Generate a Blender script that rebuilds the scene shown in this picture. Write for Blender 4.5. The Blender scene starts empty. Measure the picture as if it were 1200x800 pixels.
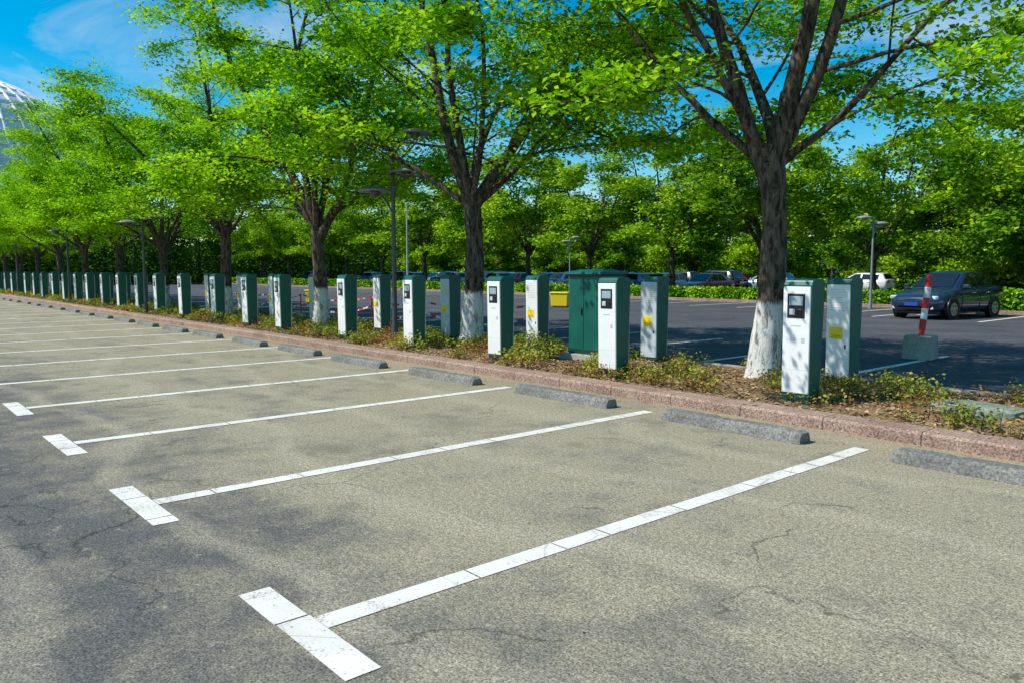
import bpy, bmesh, math, random
import numpy as np
from mathutils import Vector, Matrix

random.seed(7)
scene = bpy.context.scene
scene.view_settings.view_transform = 'Standard'
scene.view_settings.look = 'None'
scene.view_settings.exposure = 0

# ------------------------------------------------------------------ materials
def new_mat(name):
    m = bpy.data.materials.new(name); m.use_nodes = True
    nt = m.node_tree; nt.nodes.clear()
    out = nt.nodes.new('ShaderNodeOutputMaterial')
    return m, nt, out
def ramp(nt, fac, stops):
    r = nt.nodes.new('ShaderNodeValToRGB')
    els = r.color_ramp.elements
    while len(els) < len(stops): els.new(0.5)
    for e, (p, c) in zip(els, stops):
        e.position = p
        e.color = (c, c, c, 1) if isinstance(c, (int, float)) else (*c, 1)
    nt.links.new(fac, r.inputs[0])
    return r.outputs[0]
def noise(nt, vec, scale, detail=3, rough=.55, dist=0):
    n = nt.nodes.new('ShaderNodeTexNoise')
    n.inputs['Scale'].default_value = scale
    n.inputs['Detail'].default_value = detail
    n.inputs['Roughness'].default_value = rough
    n.inputs['Distortion'].default_value = dist
    nt.links.new(vec, n.inputs['Vector'])
    return n.outputs[0]
def mixc(nt, fac, a, b, mode='MIX'):
    n = nt.nodes.new('ShaderNodeMix'); n.data_type = 'RGBA'; n.blend_type = mode
    for sock, v in ((n.inputs[0], fac), (n.inputs[6], a), (n.inputs[7], b)):
        if isinstance(v, (int, float)): sock.default_value = v
        elif isinstance(v, tuple): sock.default_value = (*v, 1)
        else: nt.links.new(v, sock)
    return n.outputs[2]
def math_(nt, op, a, b=0.0, clamp=False):
    n = nt.nodes.new('ShaderNodeMath'); n.operation = op; n.use_clamp = clamp
    for s, v in ((n.inputs[0], a), (n.inputs[1], b)):
        if isinstance(v, (int, float)): s.default_value = v
        else: nt.links.new(v, s)
    return n.outputs[0]
def bump(nt, h, strength=.3, dist=.01):
    b = nt.nodes.new('ShaderNodeBump')
    b.inputs['Strength'].default_value = strength
    b.inputs['Distance'].default_value = dist
    nt.links.new(h, b.inputs['Height'])
    return b.outputs[0]
def coords(nt):
    return nt.nodes.new('ShaderNodeTexCoord').outputs['Object']
def principled(nt, out, color, rough=.6, metal=0, normal=None, spec=.5, coat=0):
    p = nt.nodes.new('ShaderNodeBsdfPrincipled')
    if isinstance(color, tuple): p.inputs['Base Color'].default_value = (*color, 1)
    else: nt.links.new(color, p.inputs['Base Color'])
    if isinstance(rough, (int, float)): p.inputs['Roughness'].default_value = rough
    else: nt.links.new(rough, p.inputs['Roughness'])
    p.inputs['Metallic'].default_value = metal
    p.inputs['Specular IOR Level'].default_value = spec
    p.inputs['Coat Weight'].default_value = coat
    if normal is not None: nt.links.new(normal, p.inputs['Normal'])
    nt.links.new(p.outputs[0], out.inputs[0])
    return p
def simple(name, color, rough=.5, metal=0, dirt=.15, scale=8, coat=0, spec=.5):
    m, nt, out = new_mat(name)
    c = coords(nt)
    n = noise(nt, c, scale, 4)
    f = ramp(nt, n, [(.3, 1 - dirt), (.7, 1.0)])
    col = mixc(nt, 1.0, color, f, 'MULTIPLY')
    principled(nt, out, col, rough, metal, coat=coat, spec=spec)
    return m

def sepxyz(nt, c):
    s = nt.nodes.new('ShaderNodeSeparateXYZ'); nt.links.new(c, s.inputs[0]); return s.outputs

def asphalt_nodes(nt, c, front=True):
    speck = noise(nt, c, 85, 2, .7)
    speck2 = noise(nt, c, 30, 3, .7)
    big = noise(nt, c, .55, 5, .6, .4)
    mid = noise(nt, c, 2.6, 5, .65)
    if front:
        y = sepxyz(nt, c)[1]
        m = nt.nodes.new('ShaderNodeMapRange')
        m.inputs['From Min'].default_value = .7; m.inputs['From Max'].default_value = 3.0
        nt.links.new(y, m.inputs['Value'])
        a = math_(nt, 'MULTIPLY', math_(nt, 'SUBTRACT', big, .5), 2.0)
        a2 = math_(nt, 'MULTIPLY', math_(nt, 'SUBTRACT', mid, .5), 1.8)
        dust = math_(nt, 'ADD', math_(nt, 'ADD', m.outputs[0], a), a2)
        fac = ramp(nt, dust, [(.1, 0.0), (1.0, 1.0)])
        base = mixc(nt, fac, (.112, .110, .106), (.315, .280, .198))
        sw = nt.nodes.new('ShaderNodeTexWave'); sw.wave_type = 'RINGS'; sw.inputs['Scale'].default_value = .23
        sw.inputs['Distortion'].default_value = 9; sw.inputs['Detail'].default_value = 4; sw.inputs['Detail Scale'].default_value = .7
        nt.links.new(c, sw.inputs['Vector'])
        base = mixc(nt, math_(nt, 'MULTIPLY', ramp(nt, sw.outputs['Fac'], [(.86, 0.0), (1.0, 1.0)]), .3), base, (.44, .39, .29))
        sc = ramp(nt, noise(nt, c, 6.5, 6, .75), [(.58, 0.0), (.68, .5)])
        base = mixc(nt, sc, base, (.43, .38, .28))
        # dusty brown strip that collects along the kerb
        m2 = nt.nodes.new('ShaderNodeMapRange'); m2.inputs['From Min'].default_value = 6.6; m2.inputs['From Max'].default_value = 7.6
        nt.links.new(y, m2.inputs['Value'])
        base = mixc(nt, math_(nt, 'MULTIPLY', m2.outputs[0], .45), base, (.34, .26, .17))
    else:
        fac = ramp(nt, big, [(.35, 0.0), (.7, 1.0)])
        base = mixc(nt, fac, (.062, .065, .075), (.10, .103, .112))
    sp = ramp(nt, speck, [(.32, .34), (.5, 1.0), (.68, 1.7)])
    sp2 = ramp(nt, speck2, [(.3, .62), (.7, 1.33)])
    col = mixc(nt, 1.0, base, sp, 'MULTIPLY')
    col = mixc(nt, 1.0, col, sp2, 'MULTIPLY')
    v = nt.nodes.new('ShaderNodeTexVoronoi'); v.feature = 'DISTANCE_TO_EDGE'
    v.inputs['Scale'].default_value = .42
    wn = nt.nodes.new('ShaderNodeTexNoise'); wn.inputs['Scale'].default_value = 1.6; wn.inputs['Detail'].default_value = 6
    nt.links.new(c, wn.inputs['Vector'])
    vm = nt.nodes.new('ShaderNodeVectorMath'); vm.operation = 'ADD'
    nt.links.new(c, vm.inputs[0]); nt.links.new(wn.outputs['Color'], vm.inputs[1])
    nt.links.new(vm.outputs[0], v.inputs['Vector'])
    cr = ramp(nt, v.outputs[0], [(0.0, .30), (.007, 1.0)])
    gate = ramp(nt, noise(nt, c, .8, 2), [(.47, 0.0), (.55, 1.0)])
    col = mixc(nt, math_(nt, 'MULTIPLY', gate, .8), col, mixc(nt, 1.0, col, cr, 'MULTIPLY'))
    oil = ramp(nt, noise(nt, c, 1.3, 3, .5), [(.62, 1.0), (.74, .70)])
    col = mixc(nt, 1.0, col, oil, 'MULTIPLY')
    return col, speck

def make_asphalt(name, front):
    m, nt, out = new_mat(name); c = coords(nt)
    col, sp = asphalt_nodes(nt, c, front)
    principled(nt, out, col, .92, normal=bump(nt, sp, .5, .006), spec=.25)
    return m
M_ASPH = make_asphalt('dusty_asphalt', True)
M_ASPH2 = make_asphalt('dark_asphalt', False)

m, nt, out = new_mat('worn_white_paint'); c = coords(nt)
sp = noise(nt, c, 70, 3, .7); md = noise(nt, c, 5, 5, .7)
wear = ramp(nt, math_(nt, 'ADD', math_(nt, 'MULTIPLY', sp, .55), math_(nt, 'MULTIPLY', md, .45)), [(.39, 0.0), (.46, 1.0)])
tone = mixc(nt, ramp(nt, noise(nt, c, 3, 4), [(.3, 0.0), (.7, 1.0)]), (.66, .63, .57), (.82, .80, .75))
v = nt.nodes.new('ShaderNodeTexVoronoi'); v.feature = 'DISTANCE_TO_EDGE'; v.inputs['Scale'].default_value = 2.2
nt.links.new(c, v.inputs['Vector'])
cr = ramp(nt, v.outputs[0], [(0.0, .45), (.010, 1.0)])
tone = mixc(nt, .7, tone, mixc(nt, 1.0, tone, cr, 'MULTIPLY'))
principled(nt, out, mixc(nt, wear, (.29, .26, .20), tone), .75, normal=bump(nt, sp, .3, .004))
M_PAINT = m

def stone_mat(name, c1, c2, sscale=90, contrast=(.55, 1.35), joints=None, rough=.8):
    m, nt, out = new_mat(name); c = coords(nt)
    s = noise(nt, c, sscale, 2, .7); b = noise(nt, c, 1.4, 5, .65)
    col = mixc(nt, ramp(nt, b, [(.35, 0.0), (.65, 1.0)]), c1, c2)
    col = mixc(nt, 1.0, col, ramp(nt, s, [(.33, contrast[0]), (.67, contrast[1])]), 'MULTIPLY')
    if joints:
        x = sepxyz(nt, c)[0]
        fr = math_(nt, 'FRACT', math_(nt, 'DIVIDE', x, joints))
        j = ramp(nt, fr, [(0.0, .35), (.012, .4), (.02, 1.0)])
        col = mixc(nt, 1.0, col, j, 'MULTIPLY')
    principled(nt, out, col, rough, normal=bump(nt, s, .4, .006), spec=.3)
    return m
M_KERB = stone_mat('pink_granite', (.29, .185, .145), (.43, .30, .235), 55, (.35, 1.5), joints=.98)
M_STOP = stone_mat('weathered_concrete', (.15, .15, .14), (.28, .275, .25), 40, (.5, 1.3))
M_CONC = stone_mat('concrete', (.32, .29, .24), (.44, .41, .36), 40, (.75, 1.15))
M_SLAB = stone_mat('mossy_slab', (.16, .21, .15), (.28, .32, .25), 20, (.6, 1.3))

m, nt, out = new_mat('soil'); c = coords(nt)
n1 = noise(nt, c, 9, 6, .7); n2 = noise(nt, c, 60, 3, .7)
col = mixc(nt, ramp(nt, n1, [(.35, 0.0), (.65, 1.0)]), (.13, .085, .045), (.36, .25, .14))
col = mixc(nt, 1.0, col, ramp(nt, n2, [(.3, .5), (.7, 1.4)]), 'MULTIPLY')
principled(nt, out, col, .95, normal=bump(nt, n1, .8, .03), spec=.1)
M_SOIL = m
m, nt, out = new_mat('grass'); c = coords(nt)
n1 = noise(nt, c, 1.5, 6, .7); n2 = noise(nt, c, 30, 3, .7)
col = mixc(nt, ramp(nt, n1, [(.35, 0.0), (.65, 1.0)]), (.02, .045, .010), (.06, .12, .02))
col = mixc(nt, 1.0, col, ramp(nt, n2, [(.3, .5), (.7, 1.4)]), 'MULTIPLY')
principled(nt, out, col, .95, normal=bump(nt, n2, .8, .03), spec=.1)
M_GRASS = m

def bark_mat(name, painted):
    m, nt, out = new_mat(name); c = coords(nt)
    mp = nt.nodes.new('ShaderNodeMapping'); mp.inputs['Scale'].default_value = (1, 1, .28)
    nt.links.new(c, mp.inputs['Vector'])
    n1 = noise(nt, mp.outputs[0], 14, 6, .7, .6); n2 = noise(nt, c, 3, 3)
    col = mixc(nt, ramp(nt, n1, [(.40, 0.0), (.62, 1.0)]), (.022, .017, .014), (.19, .145, .11))
    if painted:
        z = sepxyz(nt, c)[2]
        e = math_(nt, 'ADD', z, math_(nt, 'MULTIPLY', math_(nt, 'SUBTRACT', n1, .5), .35))
        f = ramp(nt, math_(nt, 'SUBTRACT', e, .68), [(0.40, 1.0), (.46, 0.0)])
        flake = ramp(nt, n1, [(.38, 0.0), (.48, 1.0)])
        wcol = mixc(nt, ramp(nt, n2, [(.3, 0.0), (.7, 1.0)]), (.62, .60, .56), (.82, .81, .78))
        wcol = mixc(nt, flake, (.22, .20, .18), wcol)
        col = mixc(nt, f, col, wcol)
    principled(nt, out, col, .9, normal=bump(nt, n1, .9, .03), spec=.15)
    return m
M_BARKW = bark_mat('bark_whitewashed', True)
M_BARK = bark_mat('bark', False)

def leaf_mat(name, dark, mid, lite, trans, tfac=.42, nscale=.9):
    m, nt, out = new_mat(name); c = coords(nt)
    g = nt.nodes.new('ShaderNodeNewGeometry')
    r = g.outputs['Random Per Island']
    n = noise(nt, c, nscale, 2, .6)
    f = math_(nt, 'ADD', math_(nt, 'MULTIPLY', r, .45), math_(nt, 'MULTIPLY', ramp(nt, n, [(.36, 0.0), (.60, 1.0)]), .55))
    col = ramp(nt, f, [(.1, dark), (.5, mid), (.9, lite)])
    d = nt.nodes.new('ShaderNodeBsdfDiffuse')
    nt.links.new(col, d.inputs['Color'])
    if tfac <= 0:
        nt.links.new(d.outputs[0], out.inputs[0]); return m
    t = nt.nodes.new('ShaderNodeBsdfTranslucent')
    nt.links.new(mixc(nt, 1.0, col, trans, 'MULTIPLY'), t.inputs[0])
    mx = nt.nodes.new('ShaderNodeMixShader'); mx.inputs[0].default_value = tfac
    nt.links.new(d.outputs[0], mx.inputs[1]); nt.links.new(t.outputs[0], mx.inputs[2])
    nt.links.new(mx.outputs[0], out.inputs[0])
    return m
M_LEAF = leaf_mat('spring_leaves', (.05, .16, .005), (.20, .47, .012), (.50, .80, .03), (1.35, 1.25, .6), .40)
M_LEAFB = leaf_mat('background_leaves', (.04, .13, .008), (.17, .36, .015), (.50, .67, .035), (1.3, 1.3, .7), .33, nscale=.5)
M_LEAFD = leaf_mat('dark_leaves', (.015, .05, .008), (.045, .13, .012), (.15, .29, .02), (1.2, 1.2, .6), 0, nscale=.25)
M_HEDGE = leaf_mat('hedge_leaves', (.06, .17, .01), (.18, .38, .015), (.40, .62, .03), (1.2, 1.2, .6), 0, 1.5)
M_COVER = leaf_mat('ground_cover_leaves', (.06, .12, .02), (.23, .32, .04), (.52, .48, .10), (1.2, 1.1, .6), .3, 1.7)
M_RUST = leaf_mat('rust_leaves', (.14, .06, .025), (.34, .17, .06), (.54, .33, .12), (1.1, .8, .5), .25, 3)
M_LITTER = leaf_mat('dry_leaves', (.14, .085, .045), (.34, .21, .11), (.54, .39, .22), (1, .8, .5), 0, 3)

M_GREEN = simple('green_enamel', (.004, .125, .095), .38, dirt=.35, scale=3)
M_DGREEN = simple('dark_green_enamel', (.003, .05, .038), .45)
M_WHITE = simple('white_enamel', (.88, .88, .87), .35, dirt=.10, scale=4)
M_GREY = simple('grey_panel', (.56, .62, .66), .4, dirt=.15)
M_BLACK = simple('black_plastic', (.012, .012, .014), .35)
M_VENT = simple('vent_shadow', (.16, .17, .18), .6)
M_SCREEN = simple('display_glass', (.34, .45, .52), .15)
M_YELLOW = simple('yellow_label', (.92, .68, .01), .5, dirt=.05)
M_RED = simple('red_paint', (.80, .03, .02), .45)
M_STEEL = simple('lamp_steel', (.16, .17, .18), .4, .6)
M_LSTEEL = simple('pale_steel', (.52, .54, .55), .4, .3)
M_LAMPD = simple('dark_lamp_metal', (.10, .105, .115), .45, .2)
M_LAMPH = simple('lamp_head_metal', (.30, .32, .35), .4, .2)
M_TYRE = simple('tyre_rubber', (.018, .018, .018), .85)
M_RIM = simple('alloy_rim', (.45, .46, .47), .3, .8)
M_GLASS = simple('car_glass', (.012, .016, .018), .06, spec=.8)
M_HLAMP = simple('headlamp', (.65, .68, .70), .1)
M_TLAMP = simple('tail_lamp', (.35, .01, .01), .2)
M_BLUEPL = simple('blue_plate', (.02, .07, .35), .4)

# ------------------------------------------------------------------ mesh builder
class Builder:
    def __init__(s): s.v = []; s.f = []; s.m = []; s.mats = []; s.smooth = []
    def mi(s, mat):
        if mat not in s.mats: s.mats.append(mat)
        return s.mats.index(mat)
    def add(s, verts, faces, mat, smooth=False, M=None):
        o = len(s.v)
        for p in verts:
            if M is not None: p = M @ Vector(p)
            s.v.append(tuple(p))
        k = s.mi(mat)
        for f in faces:
            s.f.append([i + o for i in f]); s.m.append(k); s.smooth.append(smooth)
    def addbm(s, bm, mat, smooth=False, M=None):
        bm.verts.index_update()
        s.add([v.co[:] for v in bm.verts], [[v.index for v in f.verts] for f in bm.faces], mat, smooth, M)
        bm.free()
    def box(s, c, size, mat, bev=0, seg=2, M=None, taper=1.0, smooth=False):
        bm = bmesh.new(); bmesh.ops.create_cube(bm, size=1)
        for v in bm.verts:
            k = taper if v.co.z > 0 else 1
            v.co = Vector((v.co.x * size[0] * k, v.co.y * size[1] * k, v.co.z * size[2]))
        if bev > 0:
            bmesh.ops.bevel(bm, geom=bm.edges[:], offset=bev, segments=seg, profile=.5, affect='EDGES')
        for v in bm.verts: v.co += Vector(c)
        s.addbm(bm, mat, smooth, M)
    def cyl(s, p0, p1, r0, r1, mat, n=12, caps=True, smooth=True, M=None):
        p0 = Vector(p0); p1 = Vector(p1); d = (p1 - p0).normalized()
        a = d.orthogonal().normalized(); b = d.cross(a)
        vs = []
        for p, r in ((p0, r0), (p1, r1)):
            for i in range(n):
                t = 2 * math.pi * i / n
                vs.append(p + a * math.cos(t) * r + b * math.sin(t) * r)
        fs = [[i, (i + 1) % n, n + (i + 1) % n, n + i] for i in range(n)]
        s.add(vs, fs, mat, smooth, M)
        if caps:
            s.add(vs[:n], [list(range(n))[::-1]], mat, False, M)
            s.add(vs[n:], [list(range(n))], mat, False, M)
    def lathe(s, prof, mat, c=(0, 0, 0), n=20, M=None):
        vs = []; fs = []
        for r, z in prof:
            for i in range(n):
                t = 2 * math.pi * i / n
                vs.append((c[0] + r * math.cos(t), c[1] + r * math.sin(t), c[2] + z))
        for k in range(len(prof) - 1):
            for i in range(n):
                fs.append([k * n + i, k * n + (i + 1) % n, (k + 1) * n + (i + 1) % n, (k + 1) * n + i])
        s.add(vs, fs, mat, True, M)
    def mesh(s, name):
        me = bpy.data.meshes.new(name)
        me.from_pydata(s.v, [], s.f)
        for m in s.mats: me.materials.append(m)
        me.polygons.foreach_set('material_index', s.m)
        me.polygons.foreach_set('use_smooth', s.smooth)
        me.update(); return me
def place(name, me, loc=(0, 0, 0), rz=0, sc=1, rx=0, ry=0):
    o = bpy.data.objects.new(name, me)
    o.location = loc; o.rotation_euler = (rx, ry, rz)
    o.scale = (sc, sc, sc) if isinstance(sc, (int, float)) else sc
    scene.collection.objects.link(o); return o
def quad_sheet(name, x0, x1, y0, y1, z, mat):
    b = Builder(); b.add([(x0, y0, z), (x1, y0, z), (x1, y1, z), (x0, y1, z)], [[0, 1, 2, 3]], mat)
    return place(name, b.mesh(name))

# ------------------------------------------------------------------ ground
quad_sheet('ground', -900, 900, -900, 900, -.02, M_GRASS)
quad_sheet('parking_lot', -92, 60, -40, 7.66, 0, M_ASPH)
quad_sheet('rear_parking_lot', -120, 60, 10.99, 82, -.004, M_ASPH2)
# added grass-coloured banks that block bright horizon glare behind the trees
def bank(name, p0, p1, w, h):
    p0 = Vector((*p0, 0)); p1 = Vector((*p1, 0)); d = (p1 - p0).normalized(); n = Vector((-d.y, d.x, 0))
    N = 60; vs = []; fs = []; rb = random.Random(2)
    prof = [(-w, -.1), (-w * .6, .55), (-w * .2, .95), (w * .2, 1.0), (w * .6, .6), (w, -.1)]
    for i in range(N + 1):
        c = p0.lerp(p1, i / N); hh = h * (.85 + .3 * rb.random())
        for a, z in prof: vs.append(tuple(c + n * a + Vector((0, 0, z * hh if z > 0 else -.1))))
    k = len(prof)
    for i in range(N):
        for j in range(k - 1): fs.append([i * k + j, i * k + j + 1, (i + 1) * k + j + 1, (i + 1) * k + j])
    b = Builder(); b.add(vs, fs, M_GRASS, True); place(name, b.mesh(name))
bank('horizon_blocker', (-118, -60), (-118, 110), 7, 5.5)
bank('horizon_blocker', (-120, 104), (60, 104), 7, 5.5)

b = Builder()
def kerb_strip(b, x0, x1, y0, y1, h, mat, bev=.025):
    pr = [(y0, -.02), (y0, h - bev), (y0 + bev, h), (y1 - .01, h), (y1, h - .01), (y1, -.02)]
    xs = np.linspace(x0, x1, 40)
    vs = [(x, y, z) for x in xs for y, z in pr]; n = len(pr)
    fs = [[i * n + j, i * n + j + 1, (i + 1) * n + j + 1, (i + 1) * n + j] for i in range(len(xs) - 1) for j in range(n - 1)]
    b.add(vs, [f[::-1] for f in fs], mat)
kerb_strip(b, -92, 20, 7.66, 8.0, .13, M_KERB)
place('granite_kerb', b.mesh('granite_kerb'))
b = Builder(); kerb_strip(b, -92, 20, 10.86, 10.99, .12, M_CONC, .01)
place('rear_kerb', b.mesh('rear_kerb'))

nx, ny = 700, 22
X = np.linspace(-92, 20, nx); Y = np.linspace(8.0, 10.86, ny)
gx, gy = np.meshgrid(X, Y, indexing='ij')
def soil_h(x, y):
    edge = np.clip(np.minimum(y - 8.0, 10.86 - y) / .5, 0, 1)
    return .085 + .035 * edge + edge * (.02 * np.sin(x * 1.7 + y * 2.1) + .018 * np.sin(x * 4.3 - y * 3.1) + .012 * np.sin(x * 9.1 + y * 7.7))
gz = soil_h(gx, gy)
vs = np.stack([gx, gy, gz], -1).reshape(-1, 3)
idx = np.arange(nx * ny).reshape(nx, ny)
fs = np.stack([idx[:-1, :-1], idx[1:, :-1], idx[1:, 1:], idx[:-1, 1:]], -1).reshape(-1, 4)
me = bpy.data.meshes.new('planter_soil'); me.from_pydata(vs.tolist(), [], fs.tolist()); me.materials.append(M_SOIL)
for p in me.polygons: p.use_smooth = True
place('planter_soil', me)

quad_sheet('grass_strip', -120, -14.2, 35.2, 41, .03, M_GRASS)
quad_sheet('grass_strip', -12.2, 60, 33.0, 41, .03, M_GRASS)
quad_sheet('grass_strip', -120, 60, 60, 64, .03, M_GRASS)
b = Builder()
b.box((-67.1, 35.12, .05), (105.8, .15, .2), M_KERB)
b.box((23.9, 32.92, .05), (72.2, .15, .2), M_KERB)
b.box((-12.2, 37, .05), (.15, 8, .2), M_KERB)
place('rear_island_kerb', b.mesh('rear_island_kerb'))

# ------------------------------------------------------------------ painted markings
def seg_line(b, p0, p1, w, z=.004, gaps=True, rnd=random):
    p0 = np.array(p0, float); p1 = np.array(p1, float); L = np.linalg.norm(p1 - p0); d = (p1 - p0) / L; n = np.array([-d[1], d[0]])
    t = 0
    while t < L:
        s = rnd.uniform(.35, 1.0) if gaps else L
        e = min(L, t + s)
        if L - e < .15: e = L
        a = p0 + d * (t + (.012 if t > 0 and gaps else 0)); c = p0 + d * e
        j = rnd.uniform(-.005, .005)
        q = [a + n * (w / 2 + j), a - n * (w / 2 - j), c - n * (w / 2 - j), c + n * (w / 2 + j)]
        b.add([(x, y, z) for x, y in q], [[0, 1, 2, 3]], M_PAINT)
        t = e
b = Builder()
X0 = -3.24; SP = 2.533
for i in range(-3, 34):
    x = X0 - i * SP
    seg_line(b, (x, 1.615), (x, 7.12), .145)
    seg_line(b, (x - .56, 1.525), (x + .54, 1.525), .168)
place('parking_bay_markings', b.mesh('parking_bay_markings'))
b = Builder()
for i in range(-4, 30):
    x = -5.8 - (i) * 2.56
    seg_line(b, (x, 11.5), (x, 16.2), .13, z=.001, gaps=False)
    if i > 1: seg_line(b, (x - 1, 30.2), (x - 1, 35.0), .13, z=.001, gaps=False)
    seg_line(b, (x - 16, 41.3), (x - 16, 46.0), .13, z=.001, gaps=False)
seg_line(b, (-12.6, 28), (-12.6, 33), .13, z=.001, gaps=False)
seg_line(b, (-9.0, 27.6), (-9.0, 32.7), .13, z=.001, gaps=False)
seg_line(b, (-6.4, 27.6), (-6.4, 32.7), .13, z=.001, gaps=False)
place('rear_bay_markings', b.mesh('rear_bay_markings'))

def wheel_stop_mesh(seed):
    r = random.Random(seed)
    bm = bmesh.new(); L = 1.66
    pr = [(-.11, 0), (-.095, .08), (-.07, .115), (.07, .115), (.095, .08), (.11, 0)]
    xs = [-L / 2, -L / 2 + .05] + [-L / 2 + .05 + (L - .1) * k / 22 for k in range(1, 22)] + [L / 2 - .05, L / 2]
    rings = []
    for k, x in enumerate(xs):
        end = k in (0, len(xs) - 1)
        chip = r.random() < .15
        rings.append([bm.verts.new((x, y * (.9 if end else 1) * (.9 if chip and z > .05 else 1) + r.uniform(-.003, .003), max(0, z * (.84 if end else 1) * (.92 if chip else 1) + (r.uniform(-.004, .004) if z else 0)))) for y, z in pr])
    for a, c in zip(rings, rings[1:]):
        for j in range(len(pr) - 1): bm.faces.new((a[j], c[j], c[j + 1], a[j + 1]))
    bm.faces.new(rings[0]); bm.faces.new(rings[-1][::-1])
    bmesh.ops.recalc_face_normals(bm, faces=bm.faces)
    bb = Builder(); bb.addbm(bm, M_STOP)
    return bb.mesh('wheel_stop')
stops = [wheel_stop_mesh(i) for i in range(4)]
for i in range(-3, 32):
    x = X0 - (i + .5) * SP + random.uniform(-.08, .08)
    place('wheel_stop', stops[i % 4], (x, 6.93 + random.uniform(-.04, .04), .002), random.uniform(-.02, .02))

# ------------------------------------------------------------------ EV chargers
def charger_mesh(kind):
    b = Builder()
    W, Dp, H = .36, .30, 1.46
    b.box((0, 0, .03), (W - .02, Dp - .02, .14), M_DGREEN, .008)
    bm = bmesh.new()
    pr = [(-Dp / 2 + .02, .08), (-Dp / 2, 1.34), (-Dp / 2 - .012, 1.38), (-Dp / 2 + .01, 1.44), (-Dp / 2 + .06, H), (Dp / 2 - .06, H), (Dp / 2 - .01, 1.44), (Dp / 2 + .012, 1.38), (Dp / 2, 1.34), (Dp / 2 - .02, .08)]
    l = [bm.verts.new((-W / 2 * (.94 if z < 1 else 1), y, z)) for y, z in pr]
    r = [bm.verts.new((W / 2 * (.94 if z < 1 else 1), y, z)) for y, z in pr]
    bm.faces.new(l); bm.faces.new(r[::-1])
    for i in range(len(pr)):
        j = (i + 1) % len(pr); bm.faces.new((l[i], r[i], r[j], l[j]))
    bmesh.ops.recalc_face_normals(bm, faces=bm.faces)
    bmesh.ops.bevel(bm, geom=bm.edges[:], offset=.010, segments=2, profile=.5, affect='EDGES')
    b.addbm(bm, M_GREEN)
    lean = math.atan2(.02, 1.26)
    def slanted(cx, z0, z1, w, side, off, mat, th=.02):
        zc = (z0 + z1) / 2
        y = side * (Dp / 2 - .02 + .02 * (zc - .08) / 1.26 + off)
        M = Matrix.Translation((cx, y, zc)) @ Matrix.Rotation(-side * lean * 1.0, 4, 'X')
        b.box((0, 0, 0), (w, th, z1 - z0), mat, min(.01, th * .4), M=M)
    fs, bs = (-1, 1) if kind == 'front' else (1, -1)
    slanted(-.006, .12, 1.37, .335, fs, .006, M_WHITE, .03)
    slanted(-.01, 1.00, 1.29, .22, fs, .016, M_BLACK, .022)
    slanted(-.01, 1.15, 1.26, .17, fs, .023, M_SCREEN, .014)
    slanted(-.055, 1.04, 1.11, .07, fs, .023, M_GREY, .014)
    slanted(.035, 1.04, 1.11, .06, fs, .023, M_BLACK, .018)
    slanted(-.01, .905, .925, .13, fs, .017, M_GREY, .012)
    slanted(.08, .72, .78, .045, fs, .018, M_GREY, .012)
    slanted(-.006, .40, .404, .31, fs, .018, M_GREY, .008)
    slanted(0, .12, 1.37, .325, bs, .006, M_WHITE, .03)
    for k in range(9):
        slanted(0, 1.295 - k * .034, 1.303 - k * .034, .22, bs, .016, M_VENT, .012)
    slanted(.02 * bs, .64, .80, .19, bs, .018, M_YELLOW, .012)
    slanted(.02 * bs, .66, .668, .13, bs, .0205, M_BLACK, .012)
    slanted(.02 * bs, .685, .69, .13, bs, .0205, M_BLACK, .012)
    slanted(.11, .52, .57, .025, bs, .018, M_BLACK, .012)
    return b.mesh('ev_charger')
CH_F = charger_mesh('front'); CH_B = charger_mesh('back')
def charger_grey():
    me = CH_B.copy()
    for i, mm in enumerate(me.materials):
        if mm == M_WHITE: me.materials[i] = M_GREY
    return me
CH_G = charger_grey()
front_x = [-4.68, -7.66, -10.3, -12.97, -15.65, -19.0, -21.1, -23.6, -26.6]
back_x = [-5.0, -8.27, -11.2, -14.05, -16.95, -20.6, -23.2, -25.9, -28.9]
x = -26.6
while x > -84: x -= 2.55 + random.uniform(-.15, .15); front_x.append(x)
x = -28.9
while x > -84: x -= 2.85 + random.uniform(-.15, .15); back_x.append(x)
for x in front_x: place('ev_charger', CH_F, (x, 8.62 + random.uniform(-.03, .03), .09), random.uniform(-.04, .04), ry=random.uniform(-.008, .008))
for k, x in enumerate(back_x): place('ev_charger', CH_G if k in (1, 3, 5) else CH_B, (x, 10.32 + random.uniform(-.04, .04), .09), random.uniform(-.05, .05), ry=random.uniform(-.008, .008))

# electrical cabinet
b = Builder()
b.box((0, 0, .05), (.95, .85, .14), M_CONC, .01)
b.box((0, 0, .80), (.74, .60, 1.38), M_GREEN, .012)
b.box((0, 0, .17), (.76, .62, .08), M_DGREEN, .005)
b.box((0, 0, 1.475), (.80, .68, .03), M_DGREEN, .005)
bm = bmesh.new()
v = [bm.verts.new(p) for p in [(-.44, -.37, 1.492), (.44, -.37, 1.492), (.44, .37, 1.492), (-.44, .37, 1.492), (-.43, -.36, 1.53), (.43, -.36, 1.53), (.43, .36, 1.53), (-.43, .36, 1.53), (-.3, -.08, 1.575), (.3, -.08, 1.575), (.3, .08, 1.575), (-.3, .08, 1.575)]]
for f in [(0, 1, 2, 3), (0, 1, 5, 4), (1, 2, 6, 5), (2, 3, 7, 6), (3, 0, 4, 7), (4, 5, 9, 8), (5, 6, 10, 9), (6, 7, 11, 10), (7, 4, 8, 11), (8, 9, 10, 11)]:
    bm.faces.new([v[i] for i in f])
bmesh.ops.recalc_face_normals(bm, faces=bm.faces)
b.addbm(bm, M_GREEN)
b.box((-.18, -.303, .82), (.345, .012, 1.25), M_GREEN, .004)
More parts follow.
